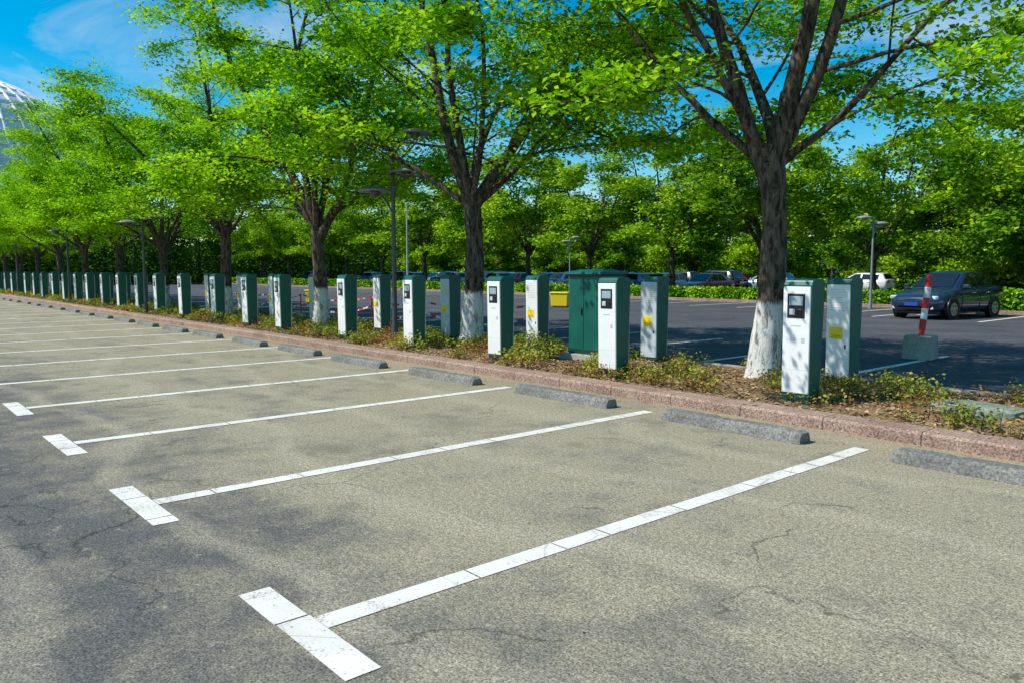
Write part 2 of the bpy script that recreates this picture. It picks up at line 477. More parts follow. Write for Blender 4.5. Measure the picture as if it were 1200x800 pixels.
b.box((.18, -.303, .82), (.345, .012, 1.25), M_GREEN, .004)
b.box((-.04, -.318, .85), (.02, .02, .12), M_BLACK, .004)
for k in range(6): b.box((.305 + .07, 0, 1.1 + k * .03), (.008, .3, .01), M_DGREEN)
place('electrical_cabinet', b.mesh('electrical_cabinet'), (-9.32, 10.0, .09))

# ------------------------------------------------------------------ foliage / trees
def leaves_arr(C, k, spread, size, rng, tilt=.55, wd=.33):
    n = len(C) * k
    c = np.repeat(C, k, 0) + rng.normal(0, 1, (n, 3)) * np.array(spread)
    nrm = np.stack([rng.normal(0, tilt, n), rng.normal(0, tilt, n), np.ones(n)], 1)
    nrm /= np.linalg.norm(nrm, axis=1)[:, None]
    az = rng.uniform(0, 2 * np.pi, n)
    d = np.stack([np.cos(az), np.sin(az), np.zeros(n)], 1)
    d -= nrm * (d * nrm).sum(1)[:, None]; d /= np.linalg.norm(d, axis=1)[:, None]
    s = np.cross(nrm, d)
    L = (size * rng.uniform(.65, 1.25, n))[:, None]
    v = np.empty((n, 4, 3))
    v[:, 0] = c - d * L * .5
    v[:, 1] = c + s * L * wd - d * L * .02 + nrm * L * .06
    v[:, 2] = c + d * L * .5 - nrm * L * .05
    v[:, 3] = c - s * L * wd - d * L * .02 + nrm * L * .06
    return v.reshape(-1, 3)
def tube(P, R, sides):
    P = np.asarray(P, float); n = len(P)
    T = np.gradient(P, axis=0); T /= np.linalg.norm(T, axis=1)[:, None]
    ref = np.array([.3, 1, .1])
    A = np.cross(T, ref); A /= np.linalg.norm(A, axis=1)[:, None]
    Bn = np.cross(T, A)
    t = np.arange(sides) * 2 * np.pi / sides
    V = P[:, None] + (A[:, None] * np.cos(t)[None, :, None] + Bn[:, None] * np.sin(t)[None, :, None]) * np.asarray(R)[:, None, None]
    i = np.arange(n * sides).reshape(n, sides); j = np.roll(i, -1, 1)
    F = np.stack([i[:-1], j[:-1], j[1:], i[1:]], -1).reshape(-1, 4)
    return V.reshape(-1, 3), F
def grow(p, az, el, L, n, lift, wig, rng):
    P = [np.array(p, float)]
    d = np.array([math.cos(el) * math.cos(az), math.cos(el) * math.sin(az), math.sin(el)])
    for i in range(n):
        d = d + np.array([0, 0, lift / n]) + rng.normal(0, wig, 3); d /= np.linalg.norm(d)
        P.append(P[-1] + d * L / n)
    return np.array(P)
def quads_mesh(name, V, F, Mi, mats, smooth0=True):
    me = bpy.data.meshes.new(name)
    me.vertices.add(len(V)); me.vertices.foreach_set('co', V.astype(np.float32).ravel())
    me.loops.add(len(F) * 4); me.loops.foreach_set('vertex_index', F.astype(np.int32).ravel())
    me.polygons.add(len(F)); me.polygons.foreach_set('loop_start', np.arange(0, len(F) * 4, 4, dtype=np.int32))
    for mm in mats: me.materials.append(mm)
    me.polygons.foreach_set('material_index', Mi.astype(np.int32))
    me.polygons.foreach_set('use_smooth', (Mi == 0) if smooth0 else np.zeros(len(F), bool))
    me.update(calc_edges=True)
    return me
def build_tree(name, seed, fork, limbs, bark, leafm, k=26, leaf=.10, spread=(.26, .26, .07), r0=.21, lean=(0, 0), nsec=8, nter=5, low=3.1, secscale=1.0, tilt=.6, drop=0.0):
    rng = np.random.default_rng(seed)
    tubes = []; C = []
    nT = 16
    ts = np.linspace(0, 1, nT)
    tp = np.array([[lean[0] * t * fork + .035 * math.sin(t * 5 + seed), lean[1] * t * fork + .035 * math.cos(t * 4 + seed), t * fork - .03] for t in ts])
    tr = np.array([r0 * (1 + .40 * math.exp(-t * 10)) * (1 - .22 * t) * (1 + .04 * math.sin(t * 17 + seed)) for t in ts])
    tubes.append(tube(tp, tr, 16))
    for (h0, az, el, L, rr) in limbs:
        az = math.radians(az); el = math.radians(el)
        t0 = min(h0 / fork, 1.0); base = np.array([np.interp(t0, ts, tp[:, a]) for a in range(3)])
        P = grow(base, az, el, L, 12, .28, .07, rng)
        R = np.linspace(rr, .016, 13); R[0] *= 1.15
        tubes.append(tube(P, R, 9))
        for s in range(nsec):
            t = .14 + .86 * (s + rng.uniform(0, .8)) / nsec; t = min(t, .98)
            q = np.array([np.interp(t, np.linspace(0, 1, 13), P[:, a]) for a in range(3)])
            az2 = az + rng.choice([-1, 1]) * rng.uniform(.2, 1.9)
            el2 = rng.uniform(-.1, .6) + .25 * t
            L2 = (3.3 * (1 - t) + 1.1) * rng.uniform(.7, 1.15) * secscale
            if q[2] < low + .6: el2 = max(el2, .2)
            P2 = grow(q, az2, el2, L2, 7, -.22, .11, rng)
            r2 = max(.015, np.interp(t, np.linspace(0, 1, 13), R) * .4)
            tubes.append(tube(P2, np.linspace(r2, .006, 8), 6))
            bare = rng.random() < drop
            for u in range(nter):
                tt = .18 + .82 * (u + rng.uniform(0, .9)) / nter; tt = min(tt, 1)
                if bare and tt < .5: continue
                q2 = np.array([np.interp(tt, np.linspace(0, 1, 8), P2[:, a]) for a in range(3)])
                L3 = rng.uniform(.6, 1.35) * (1.15 - .4 * tt) * secscale
                P3 = grow(q2, az2 + rng.choice([-1, 1]) * rng.uniform(.3, 1.3), rng.uniform(-.25, .45), L3, 4, -.2, .14, rng)
                tubes.append(tube(P3, np.linspace(.010, .004, 5), 4))
                for w in (1, 2, 3, 4):
                    if P3[w][2] > low: C.append(P3[w])
            for w in (3, 4, 5, 6, 7):
                if P2[w][2] > low: C.append(P2[w])
    C = np.array(C)
    V = []; F = []; Mi = []; o = 0
    for v, f in tubes:
        V.append(v); F.append(f + o); o += len(v); Mi.append(np.zeros(len(f), int))
    lv = leaves_arr(C, k, spread, leaf, rng, tilt)
    V.append(lv); nl = len(lv) // 4
    F.append(np.arange(nl * 4).reshape(-1, 4) + o); Mi.append(np.ones(nl, int))
    return quads_mesh(name, np.concatenate(V), np.concatenate(F), np.concatenate(Mi), [bark, leafm])

T1 = build_tree('zelkova_tree', 11, 3.1, [
    (2.5, 222, 68, 7.0, .12), (3.1, 75, 82, 7.5, .14), (3.1, 30, 54, 7.0, .11), (3.1, 130, 52, 6.5, .10), (3.0, 20, 34, 4.8, .06), (3.0, 185, 36, 5.0, .07), (3.1, 250, 46, 5.4, .07)],
    M_BARKW, M_LEAF, k=29, leaf=.10, r0=.205, lean=(.012, .012), nsec=10, nter=6, spread=(.25, .25, .065), drop=.25)
T2 = build_tree('zelkova_tree', 23, 2.9, [
    (2.6, 228, 74, 7.8, .13), (2.9, 46, 60, 7.8, .13), (2.9, 140, 52, 6.5, .10), (2.9, 290, 72, 7, .09), (2.9, 205, 38, 4.8, .07), (2.9, 70, 38, 4.8, .07), (2.9, 330, 50, 5.6, .07)],
    M_BARKW, M_LEAF, k=26, leaf=.12, r0=.225, nsec=10, nter=6, spread=(.26, .26, .08), low=3.3, drop=.35)
T3 = build_tree('zelkova_tree', 37, 2.8, [
    (2.4, 40, 62, 7.8, .13), (2.8, 230, 64, 8, .13), (2.8, 320, 60, 6.8, .09), (2.8, 130, 56, 7, .11), (2.8, 280, 80, 7.8, .11), (2.8, 200, 38, 4.8, .07), (2.8, 70, 38, 4.8, .07)],
    M_BARKW, M_LEAF, k=25, leaf=.13, r0=.21, low=3.0, nsec=10, nter=6, spread=(.27, .27, .10), drop=.25)
B1 = build_tree('broadleaf_tree', 51, 2.6, [
    (2.3, 20, 55, 6.5, .12), (2.6, 110, 58, 7, .12), (2.6, 190, 52, 6.5, .11), (2.6, 270, 55, 6.5, .12), (2.6, 330, 80, 7.5, .12), (2.5, 240, 32, 4, .07), (2.5, 60, 32, 4, .07)],
    M_BARK, M_LEAFB, k=17, leaf=.23, spread=(.33, .33, .13), r0=.19, low=2.3, nsec=8, nter=4, drop=.1)
B2 = build_tree('broadleaf_tree', 67, 1.8, [
    (1.2, 40, 40, 5.0, .1), (1.5, 130, 60, 6.5, .12), (1.8, 220, 56, 6.5, .11), (1.8, 300, 48, 6, .12), (1.8, 0, 82, 8, .12), (1.3, 260, 28, 4.6, .1), (1.3, 160, 24, 4.2, .08)],
    M_BARK, M_LEAFB, k=16, leaf=.31, spread=(.40, .40, .2), r0=.2, low=.6, nsec=8, nter=4, tilt=.8)

row = [(T1, -6.0, 10.0, 0, 1), (T2, -12.95, 10.1, 0, 1), (T3, -19.3, 9.8, 0, .98), (T2, -25.7, 9.7, 2.1, .92), (T3, -32.6, 9.8, 1.3, .86), (T2, -38.9, 9.8, 4.0, .9), (T3, -45.3, 9.7, 3.0, .92), (T2, -52, 9.8, 1.0, .86), (T2, -58.5, 9.8, 5.1, .8), (T3, -65, 9.8, 4.2, .78), (T2, -72, 9.8, 0.6, .78), (T3, -79, 9.8, 2.2, .78), (T2, -86, 9.8, 2.6, .78)]
for me, x, y, r, s in row:
    place('zelkova_tree', me, (x, y, .08), r, s)
for x, y, r in [(-16, -11.5, 2.0), (-25, -11, .4), (-34, -11, 3.3)]:
    place('zelkova_tree', T2, (x, y, 0), r, 1.0)
rr = random.Random(5)
def bt(me, x, y, s=1.0): place('broadleaf_tree', me, (x, y, 0), rr.uniform(0, 6.28), s * rr.uniform(.88, 1.14))
x = -10.5
while x > -92:
    bt(B1, x, 38.6 + rr.uniform(-.4, .6), 1.06); x -= 6.3 + rr.uniform(-.6, .8)
for x in (-3.5, 4): bt(B2, x, 38, .95)
x = -10
while x > -92:
    bt(B2, x, 62 + rr.uniform(-.6, .6), 1.02); x -= 9 + rr.uniform(-1, 1)
for x, y, s in [(-14, 56, 1.1), (-8, 52, 1.2), (-3, 48, 1.0), (-14, 47, .85), (-9.5, 44, .9), (-20, 62, 1.1)]:
    bt(B2, x, y, s)

def tree_mass(name, positions, seed):
    rng = np.random.default_rng(seed)
    V = []; F = []; Mi = []; o = 0
    C = []
    for x, y, h in positions:
        v, f = tube(np.array([[x, y, -.1], [x + .1, y, h * .3], [x, y + .1, h * .7]]), [.25, .2, .08], 7)
        V.append(v); F.append(f + o); o += len(v); Mi.append(np.zeros(len(f), int))
        for q in range(30):
            a = rng.uniform(0, 2 * np.pi); t = rng.uniform(0, 1)
            z = h * (.03 + .90 * t); R = h * .36 * math.sqrt(max(.12, 1 - ((t - .40) / .66) ** 2)) * rng.uniform(.35, 1.1)
            C.append(np.array([x + R * math.cos(a), y + R * math.sin(a), z]) + rng.normal(0, .2, 3))
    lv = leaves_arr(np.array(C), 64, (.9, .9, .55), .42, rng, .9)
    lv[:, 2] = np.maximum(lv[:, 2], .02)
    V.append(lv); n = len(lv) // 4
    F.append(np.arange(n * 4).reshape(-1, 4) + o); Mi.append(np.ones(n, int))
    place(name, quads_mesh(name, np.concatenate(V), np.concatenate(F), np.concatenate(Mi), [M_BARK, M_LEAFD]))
rp = random.Random(11)
pos = []
x = 6
while x > -150: pos.append((x, 86 + rp.uniform(-2, 2), rp.uniform(10.5, 14))); x -= 4.2 + rp.uniform(-.8, .8)
x = 3
while x > -150: pos.append((x, 92 + rp.uniform(-2, 2), rp.uniform(12, 16))); x -= 6 + rp.uniform(-.8, .8)
y = -8
while y < 86: pos.append((-99 + rp.uniform(-2, 2), y, rp.uniform(7.5, 10))); pos.append((-105 + rp.uniform(-2, 2), y + 2, rp.uniform(8, 10))); y += 3.8
tree_mass('distant_trees', pos, 4)

def hedge(name, x0, x1, y0, y1, h, n, size):
    rng = np.random.default_rng(int(abs(x0) * 10))
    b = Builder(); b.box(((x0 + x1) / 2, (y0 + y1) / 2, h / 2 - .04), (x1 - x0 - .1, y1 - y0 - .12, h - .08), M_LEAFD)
    P = rng.uniform(0, 1, (n, 3)); P = P * np.array([x1 - x0, y1 - y0, h]) + np.array([x0, y0, 0])
    side = rng.uniform(0, 1, n)
    P[side < .45, 2] = h + rng.normal(0, .04, (side < .45).sum())
    P[(side >= .45) & (side < .85), 1] = y0 + rng.normal(0, .04, ((side >= .45) & (side < .85)).sum())
    lv = leaves_arr(P, 1, (.02, .02, .02), size, rng, 1.1)
    b.add(lv.tolist(), np.arange(len(lv)).reshape(-1, 4).tolist(), M_HEDGE)
    place(name, b.mesh(name))
hedge('clipped_hedge', -60, -14.6, 35.5, 36.6, .66, 26000, .16)
hedge('clipped_hedge', -11.6, 8, 33.4, 34.8, .85, 14000, .15)
hedge('clipped_hedge', -110, -60.2, 35.5, 36.6, .7, 12000, .22)
hedge('clipped_hedge', -110, 0, 60.3, 61.5, .9, 16000, .25)

def cover(name, n, x0, x1, kk, size, mat, hmax, ymin=8.12, ymax=10.8, thr=.0, seed=0, stem=True):
    rng = np.random.default_rng(seed)
    x = rng.uniform(x0, x1, n); y = rng.uniform(ymin, ymax, n)
    dens = np.sin(x * 1.3 + 1.1 * seed) * np.sin(y * 2.3 + x * .5 + seed) + .5 * np.sin(x * 3.7 + y * 2.9) + rng.normal(0, .25, n)
    keep = dens > thr; x = x[keep]; y = y[keep]; d = dens[keep]
    h = hmax * np.clip(.35 + .5 * d, .3, 1.1) * rng.uniform(.6, 1.2, len(x))
    C = np.stack([x, y, soil_h(x, y) + h * .6], 1)
    lv = leaves_arr(C, kk, (.07, .07, .05), size, rng, .8).reshape(-1, 3)
    b = Builder()
    b.add(lv.tolist(), np.arange(len(lv)).reshape(-1, 4).tolist(), mat)
    if stem:
        for i in range(len(x)):
            z = float(soil_h(x[i], y[i]))
            b.cyl((x[i], y[i], z - .02), (x[i] + rng.normal(0, .03), y[i] + rng.normal(0, .03), z + h[i]), .005, .002, M_BARK, 4, caps=False)
    place(name, b.mesh(name))
cover('ground_cover_plants', 1000, -9, 1, 18, .05, M_COVER, .34, seed=1, thr=.1)
cover('ground_cover_plants', 1700, -26, -9, 20, .06, M_COVER, .38, seed=3, thr=.0)
cover('ground_cover_plants', 2600, -90, -26, 16, .10, M_COVER, .34, seed=2, thr=-.2, stem=False)
cover('rust_shrubs', 2400, -26, 1, 14, .045, M_RUST, .22, seed=4, thr=-.2)
cover('rust_shrubs', 1400, -90, -26, 12, .09, M_RUST, .24, seed=5, thr=.0, stem=False)
def litter(name, n, x0, x1, y0, y1, z, size, seed, onsoil):
    rng = np.random.default_rng(seed)
    x = rng.uniform(x0, x1, n); y = rng.uniform(y0, y1, n)
    zz = soil_h(x, y) + .012 if onsoil else np.full(n, z)
    lv = leaves_arr(np.stack([x, y, zz], 1), 1, (0, 0, .003), size, rng, .35 if onsoil else .12)
    b = Builder(); b.add(lv.tolist(), np.arange(len(lv)).reshape(-1, 4).tolist(), M_LITTER); place(name, b.mesh(name))
litter('leaf_litter', 34000, -40, 2, 8.02, 10.84, 0, .055, 1, True)
litter('leaf_litter', 700, -40, 2, 7.15, 7.64, .012, .035, 2, False)
litter('leaf_litter', 160, -20, 2, 1.5, 7.1, .012, .018, 3, False)
litter('leaf_litter', 500, -40, 2, 7.68, 7.98, .137, .035, 6, False)

bm = bmesh.new(); rs = random.Random(3)
ring0 = []; ring1 = []; ring2 = []
for i in range(14):
    t = 2 * math.pi * i / 14; r = 1 + rs.uniform(-.12, .12)
    ring0.append(bm.verts.new((.52 * r * math.cos(t), .32 * r * math.sin(t), -.08)))
    ring1.append(bm.verts.new((.50 * r * math.cos(t), .30 * r * math.sin(t), .03 + rs.uniform(-.01, .01))))
    ring2.append(bm.verts.new((.42 * r * math.cos(t), .24 * r * math.sin(t), .055 + rs.uniform(-.012, .012))))
for a, c in ((ring0, ring1), (ring1, ring2)):
    for i in range(14): bm.faces.new((a[i], a[(i + 1) % 14], c[(i + 1) % 14], c[i]))
bm.faces.new(ring2)
b = Builder(); b.addbm(bm, M_SLAB)
place('stone_slab', b.mesh('stone_slab'), (-2.95, 9.15, .17), .25)

# ------------------------------------------------------------------ street lamps
def lamp_mesh(mat, H=4.1, heads=((-1, -.35, .5), (1, .12, .42))):
    b = Builder()
    top = H + max(h[1] for h in heads) - .1
    b.cyl((0, 0, 0), (0, 0, .35), .085, .075, mat, 14)
    b.cyl((0, 0, .35), (0, 0, top), .055, .038, mat, 12)
    for side, dz, reach in heads:
        z = H + dz
        pts = [Vector((0, 0, z - .55)), Vector((side * reach * .35, 0, z - .25)), Vector((side * reach * .8, 0, z - .04)), Vector((side * reach, 0, z))]
        for a, c in zip(pts, pts[1:]): b.cyl(a, c, .024, .02, mat, 8)
        b.lathe([(.001, .08), (.10, .072), (.28, .02), (.37, -.02), (.36, -.04), (.15, -.02), (.001, -.015)], M_LAMPH, (side * reach, 0, z), 22)
        b.lathe([(.11, -.02), (.10, -.12), (.04, -.15), (.001, -.15)], mat, (side * reach, 0, z), 16)
    b.cyl((0, 0, top), (0, 0, top + .08), .038, .01, mat, 10)
    return b.mesh('street_lamp')
LM = lamp_mesh(M_LAMPD, 3.4, ((-1, -.1, .5), (1, .1, .45))); LM2 = lamp_mesh(M_LAMPH, 3.9, ((-1, 0, .4), (1, -.25, .3)))
LM3 = lamp_mesh(M_LAMPD, 3.6, ((-1, -.28, .42), (1, .12, .30), (-1, .75, .85), (1, .95, .5)))
az = math.radians(49)
place('street_lamp', LM3, (-14.75, 9.3, .09), az - .1, 1)
place('street_lamp', LM, (-30.2, 8.4, .09), az + .2, 1)
place('street_lamp', LM, (-42.6, 8.4, .09), az, 1.05)
place('street_lamp', LM, (-57, 8.4, .09), az + .2, 1.05)
place('street_lamp', LM2, (-15.16, 33.5, 0), az)
place('street_lamp', LM2, (-34.5, 34.6, 0), az + 2.8, .95)
b = Builder(); b.cyl((0, 0, 0), (0, 0, 5.9), .07, .045, M_LSTEEL, 10); b.cyl((0, 0, 5.8), (.7, 0, 5.95), .03, .03, M_LSTEEL, 8); b.box((.95, 0, 5.95), (.55, .2, .08), M_LSTEEL, .02)
place('street_lamp', b.mesh('tall_lamp'), (-42.2, 27.6, 0), az)

# ------------------------------------------------------------------ concrete block with striped post
b = Builder()
b.box((0, 0, .22), (.52, .50, .44), M_CONC, .02, taper=.9)
M = Matrix.Translation((.0, 0, .42)) @ Matrix.Rotation(math.radians(6), 4, Vector((-.7565, .654, 0)))
b.cyl((0, 0, -.1), (0, 0, .12), .05, .05, M_RED, 14, M=M)
for k in range(5):
    b.cyl((0, 0, .12 + k * .2), (0, 0, .12 + (k + 1) * .2), .058, .058, M_WHITE if k % 2 == 1 else M_RED, 14, M=M)
b.cyl((0, 0, 1.12), (0, 0, 1.15), .058, .03, M_RED, 14, M=M)
b.box((.06, 0, .46), (.2, .03, .02), M_LSTEEL)
place('striped_barrier_post', b.mesh('striped_barrier_post'), (-5.95, 15.3, 0), .1)

b = Builder()
b.box((0, 0, 0), (.9, .5, .012), M_STEEL, .003)
for k in range(12): b.box((-.39 + k * .071, 0, .007), (.03, .42, .004), M_BLACK)
place('drain_grate', b.mesh('drain_grate'), (-3.85, 16.2, .002), .0)

m, nt, out = new_mat('caution_tape'); c = coords(nt)
w = math_(nt, 'FRACT', math_(nt, 'MULTIPLY', sepxyz(nt, c)[0], 2.2))
principled(nt, out, mixc(nt, ramp(nt, w, [(.49, 0.0), (.51, 1.0)]), (.75, .03, .02), (.8, .8, .78)), .5)
b = Builder()
pts = [(-14.5, 13.2), (-18.5, 12.6), (-22.5, 13.3), (-26.5, 12.7), (-30, 13.3), (-34, 12.8)]
for px, py in pts:
    b.cyl((px, py, 0), (px, py, .08), .16, .14, M_CONC, 12); b.cyl((px, py, .08), (px, py, .8), .025, .025, M_RED, 8)
for (x0, y0), (x1, y1) in zip(pts, pts[1:]):
    for zt, sag in ((.75, .18), (.45, .28)):
        vs = []; n = 14
        for i in range(n + 1):
            t = i / n; z = zt - sag * 4 * t * (1 - t)
            vs += [(x0 + (x1 - x0) * t, y0 + (y1 - y0) * t, z), (x0 + (x1 - x0) * t, y0 + (y1 - y0) * t + .01, z + .055)]
        b.add(vs, [[2 * i, 2 * i + 2, 2 * i + 3, 2 * i + 1] for i in range(n)], m)
place('caution_tape_barrier', b.mesh('caution_tape_barrier'))

b = Builder()
b.box((0, 0, .32), (.75, .5, .56), M_YELLOW, .03, taper=1.08); b.box((0, 0, .64), (.88, .6, .08), M_YELLOW, .03)
b.box((0, 0, .03), (.6, .4, .06), M_BLACK)
GB = b.mesh('grit_bin')
place('grit_bin', GB, (-25, 24.5, 0), .5); place('grit_bin', GB, (-36, 18.0, 0), .3)

# ------------------------------------------------------------------ cars
def car_mesh(paint, H=1.5, kind='sedan'):
    b = Builder()
    k = H / 1.5
    st = [(-2.25, .62, .42, .82), (-2.2, .76, .32, .93), (-2.0, .85, .24, 1.0), (-1.5, .89, .20, 1.0), (-.8, .90, .18, .97), (0, .90, .18, .95), (.7, .90, .18, .94), (1.15, .89, .19, .91), (1.7, .86, .21, .83), (2.05, .79, .25, .74), (2.2, .68, .30, .66), (2.26, .52, .36, .58)]
    if kind == 'hatch':
        st[0] = (-2.15, .66, .42, .95); st[1] = (-2.1, .78, .32, 1.0)
    def ring(x, hw, zb, zt):
        half = [(0, zb), (hw * .8, zb), (hw * .97, zb + .10), (hw, zb + (zt - zb) * .5), (hw * .985, zb + (zt - zb) * .72), (hw * .93, zt - .03), (hw * .78, zt + .012), (0, zt + .035)]
        return [(x, y, z * k) for y, z in half] + [(x, -y, z * k) for y, z in half[-2:0:-1]]
    bm = bmesh.new(); rings = []
    for s in st: rings.append([bm.verts.new(p) for p in ring(*s)])
    n = len(rings[0])
    for a, c in zip(rings, rings[1:]):
        for j in range(n): bm.faces.new((a[j], a[(j + 1) % n], c[(j + 1) % n], c[j]))
    bm.faces.new(rings[0][::-1]); bm.faces.new(rings[-1])
    bmesh.ops.recalc_face_normals(bm, faces=bm.faces)
    b.addbm(bm, paint, True)
    if kind == 'sedan': xb0, xr0 = -1.75, -1.05
    else: xb0, xr0 = -2.05, -1.75
    xr1, xb1 = .22, 1.12
    zb, zr = .93 * k, 1.44 * k
    yb, yr = .80, .60
    bm = bmesh.new()
    base = [(xb0, yb * .93), (xb0 + .5, yb), (0, yb * 1.01), (xb1 - .5, yb), (xb1, yb * .85)]
    roof = [(xr0, yr * .95), (xr0 + .25, yr), (-.35, yr * 1.02), (xr1 - .2, yr), (xr1, yr * .95)]
    bl = [bm.verts.new((x, y, zb)) for x, y in base]; br = [bm.verts.new((x, -y, zb)) for x, y in base]
    tl = [bm.verts.new((x, y, zr - (.03 if i in (0, 4) else 0))) for i, (x, y) in enumerate(roof)]; tr_ = [bm.verts.new((x, -y, zr - (.03 if i in (0, 4) else 0))) for i, (x, y) in enumerate(roof)]
    tc = [bm.verts.new((x, 0, zr + .05 * k - (.03 if i in (0, 4) else 0))) for i, (x, y) in enumerate(roof)]
    for i in range(4):
        bm.faces.new((bl[i], bl[i + 1], tl[i + 1], tl[i])); bm.faces.new((br[i + 1], br[i], tr_[i], tr_[i + 1]))
        bm.faces.new((tl[i], tl[i + 1], tc[i + 1], tc[i])); bm.faces.new((tc[i], tc[i + 1], tr_[i + 1], tr_[i]))
    bm.faces.new((bl[0], tl[0], tc[0], tr_[0], br[0])); bm.faces.new((bl[4], br[4], tr_[4], tc[4], tl[4]))
    bmesh.ops.recalc_face_normals(bm, faces=bm.faces)
    bmesh.ops.bevel(bm, geom=[e for e in bm.edges if not e.is_boundary], offset=.035, segments=2, profile=.5, affect='EDGES')
    b.addbm(bm, paint, True)
    def side_pt(x, t, s):
        y = yb * 1.005 + (yr * 1.0 - yb) * t + .008
        return (x, s * y, zb + .01 + (zr - zb) * t)
    for s in (1, -1):
        def sp(pl):
            vs = [side_pt(x, t, s) for x, t in pl]
            vs2 = [(x, y - s * .02, z) for x, y, z in vs]; n = len(vs)
            b.add(vs + vs2, [list(range(n)) if s < 0 else list(range(n))[::-1]] + [[i, (i + 1) % n, n + (i + 1) % n, n + i] for i in range(n)], M_GLASS)
        sp([(-.28, .10), (xb1 - .38, .10), (xr1 - .06, .84), (-.28, .88)])
        sp([(xb0 + .52, .12), (-.36, .10), (-.36, .88), (xr0 + .2, .84)])
    def end_glass(xb, xr, up):
        d = Vector((xr - xb, 0, zr - zb)); nrm = Vector((zr - zb, 0, -(xr - xb))).normalized() * (.012 if up else -.012)
        def pt(t, y): return Vector((xb, y, zb)) + d * t + nrm
        b.add([tuple(v) for v in [pt(.08, .66), pt(.08, -.66), pt(.9, -.53), pt(.9, .53)]], [[0, 1, 2, 3]], M_GLASS)
    end_glass(xb1 + .0, xr1 + .02, True)
    end_glass(xb0 - .0, xr0 - .02, False)
    for wx in (-1.33, 1.38):
        for s in (1, -1):
            b.cyl((wx, s * .80, .34), (wx, s * .908, .34), .385, .385, M_BLACK, 28)
            b.cyl((wx, s * .70, .325), (wx, s * .915, .325), .325, .325, M_TYRE, 28)
            b.cyl((wx, s * .90, .325), (wx, s * .921, .325), .215, .205, M_RIM, 24)
            for q in range(5):
                a = q * 2 * math.pi / 5 + .3
                b.box((wx + math.cos(a + .63) * .13, s * .922, .325 + math.sin(a + .63) * .13), (.07, .006, .07), M_BLACK, 0)
    b.box((0, 0, .22), (3.9, 1.5, .12), M_BLACK, .02)
    b.box((2.19, 0, .60 * k), (.12, .86, .10), M_BLACK, .02)
    b.box((2.245, 0, .60 * k), (.03, .86, .015), M_RIM)
    b.box((2.2, 0, .36 * k), (.12, 1.0, .13), M_BLACK, .02)
    b.box((2.275, 0, .47 * k), (.02, .44, .12), M_BLUEPL)
    for s in (1, -1):
        M = Matrix.Translation((2.08, s * .62, .66 * k)) @ Matrix.Rotation(s * -.5, 4, 'Z')
        b.box((0, 0, 0), (.14, .34, .13), M_HLAMP, .04, M=M)
        b.cyl((2.12, s * .62, .36 * k), (2.2, s * .62, .36 * k), .05, .05, M_HLAMP, 12)
        b.box((-2.17, s * .64, .84 * k), (.1, .26, .15), M_TLAMP, .03)
        b.box((.78, s * .98, 1.0 * k), (.12, .2, .13), paint, .03)
        for hx in (-.9, .05): b.box((hx, s * .905, .80 * k), (.16, .03, .03), M_RIM, .01)
        for hx in (-1.02, -.32, .85): b.box((hx, s * .898, .58 * k), (.01, .012, .6), M_BLACK)
    b.box((-2.24, 0, .72 * k), (.03, .5, .12), M_WHITE)
    b.box((-2.2, 0, .34), (.12, 1.2, .12), M_BLACK, .02)
    return b.mesh('parked_car')
def paint(name, c, metal=.3): return simple(name, c, .22, metal, dirt=.05, coat=1.0)
P_NAVY = paint('navy_paint', (.014, .035, .085)); P_WHITE = paint('white_car_paint', (.75, .76, .77), 0); P_SILV = paint('silver_paint', (.42, .52, .60), .4)
P_BLUE = paint('blue_paint', (.03, .18, .50)); P_RED = paint('dark_red_paint', (.45, .015, .02)); P_BLK = paint('black_paint', (.012, .013, .016))
C_NAVY = car_mesh(P_NAVY, 1.58); C_WH = car_mesh(P_WHITE, 1.5, 'hatch'); C_SI = car_mesh(P_SILV, 1.5); C_BL = car_mesh(P_BLUE, 1.48, 'hatch'); C_RD = car_mesh(P_RED, 1.48); C_DK = car_mesh(P_BLK, 1.6, 'hatch')
hp = math.pi / 2
place('parked_car', C_NAVY, (-10.75, 29.8, 0), -hp - .12, 1.05)
place('parked_car', C_SI, (-29.6, 49.5, 0), math.pi + .1, 1.05)
place('parked_car', C_WH, (-26.2, 56.3, 0), math.pi, 1.0)
place('parked_car', C_DK, (-32.8, 47.5, 0), math.pi, 1.05)
place('parked_car', C_RD, (-41, 55, 0), math.pi)
for k, (me, x, y) in enumerate([(C_SI, -58, 50), (C_WH, -63, 46), (C_DK, -69, 45), (C_BL, -75, 44), (C_WH, -52, 56), (C_DK, -38, 50), (C_SI, -58, 68), (C_WH, -66, 70), (C_NAVY, -88, 44), (C_SI, -80, 47), (C_RD, -36, 56), (C_WH, -46, 50)]):
    place('parked_car', me, (x, y, 0), math.pi * (k % 2) + random.uniform(-.1, .1))
for k, me in enumerate([None, None, None, C_RD, C_WH, C_BL, C_RD, C_WH, C_SI, C_BL, C_RD, C_WH, C_DK, C_WH, C_NAVY, C_WH, C_BL]):
    if me: place('parked_car', me, (-23.08 - 2.56 * k, 43.7 + random.uniform(-.3, .3), 0), hp if k % 3 else -hp)
place('parked_car', C_DK, (-84, 4.3, 0), hp); place('parked_car', C_SI, (-88, -2, 0), hp)

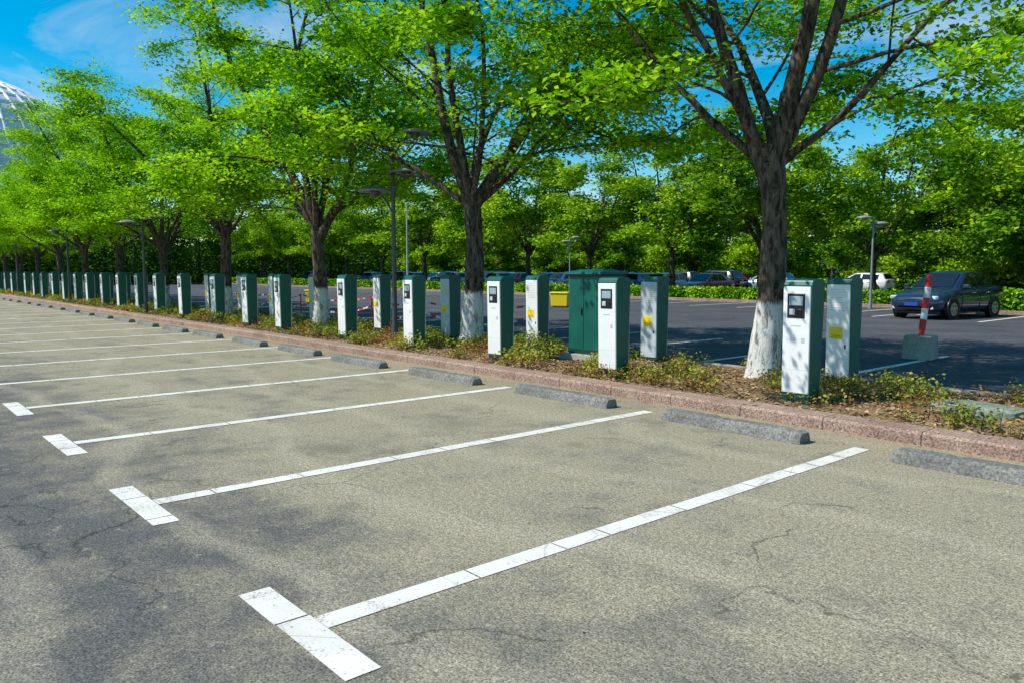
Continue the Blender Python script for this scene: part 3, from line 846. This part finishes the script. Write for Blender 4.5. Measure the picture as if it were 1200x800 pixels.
# ------------------------------------------------------------------ glass dome hall far left
b = Builder()
m, nt, out = new_mat('dome_glazing'); c = coords(nt)
principled(nt, out, mixc(nt, ramp(nt, noise(nt, c, .15, 2), [(.3, 0.0), (.7, 1.0)]), (.50, .60, .70), (.66, .74, .80)), .3, 0)
prof = [(34, 0), (34, 20)] + [(34 * math.cos(t), 20 + 34 * math.sin(t)) for t in np.linspace(.05, 1.5, 14)]
b.lathe(prof, m, n=40)
for i in range(40):
    t = 2 * math.pi * i / 40
    for (r0, z0), (r1, z1) in zip(prof, prof[1:]):
        b.cyl((r0 * math.cos(t) * 1.003, r0 * math.sin(t) * 1.003, z0), (r1 * math.cos(t) * 1.003, r1 * math.sin(t) * 1.003, z1), .45, .45, M_WHITE, 5, caps=False)
for r, z in prof[1:-1]:
    for i in range(40):
        t = 2 * math.pi * i / 40; u = 2 * math.pi * (i + 1) / 40
        b.cyl((r * math.cos(t), r * math.sin(t), z), (r * math.cos(u), r * math.sin(u), z), .32, .32, M_WHITE, 5, caps=False)
place('domed_hall', b.mesh('domed_hall'), (-272, 30, 0), 0, 1.04)

# ------------------------------------------------------------------ light, sky, camera
S = Vector((-.55, -.83, 0)).normalized(); el = math.radians(50)
sd = Vector((S.x * math.cos(el), S.y * math.cos(el), math.sin(el)))
sun = bpy.data.lights.new('sun', 'SUN'); sun.energy = 5.0; sun.angle = math.radians(.55); sun.color = (1, .955, .87)
so = bpy.data.objects.new('sun', sun); so.rotation_euler = (-sd).to_track_quat('-Z', 'Y').to_euler(); so.location = (0, 0, 30)
scene.collection.objects.link(so)
w = bpy.data.worlds.new('World'); scene.world = w; w.use_nodes = True
nt = w.node_tree; nt.nodes.clear()
out = nt.nodes.new('ShaderNodeOutputWorld'); bg = nt.nodes.new('ShaderNodeBackground')
sky = nt.nodes.new('ShaderNodeTexSky'); sky.sky_type = 'NISHITA'; sky.sun_disc = False
sky.sun_elevation = el; sky.sun_rotation = math.atan2(S.x, S.y); sky.air_density = 1.0; sky.dust_density = .2; sky.ozone_density = 2.0
hs = nt.nodes.new('ShaderNodeHueSaturation'); hs.inputs['Saturation'].default_value = 1.7; hs.inputs['Hue'].default_value = .484
hs.inputs['Value'].default_value = 1.1
nt.links.new(sky.outputs[0], hs.inputs['Color'])
tc = nt.nodes.new('ShaderNodeTexCoord').outputs['Generated']
mp = nt.nodes.new('ShaderNodeMapping'); mp.inputs['Scale'].default_value = (1.2, 2.2, 6); nt.links.new(tc, mp.inputs['Vector'])
cl = noise(nt, mp.outputs[0], 1.7, 7, .6, .6)
cf = ramp(nt, cl, [(.49, 0.0), (.78, .6)])
col = mixc(nt, cf, hs.outputs[0], (6.5, 6.8, 7.0))
nt.links.new(col, bg.inputs['Color']); bg.inputs['Strength'].default_value = .135
nt.links.new(bg.outputs[0], out.inputs[0])

cam = bpy.data.cameras.new('camera'); cam.lens = 27.24; cam.sensor_width = 36; cam.clip_end = 3000
co = bpy.data.objects.new('camera', cam); co.location = (0, 0, 1.65)
co.rotation_euler = (math.radians(90 - 5.22), 0, math.radians(49.16))
scene.collection.objects.link(co); scene.camera = co
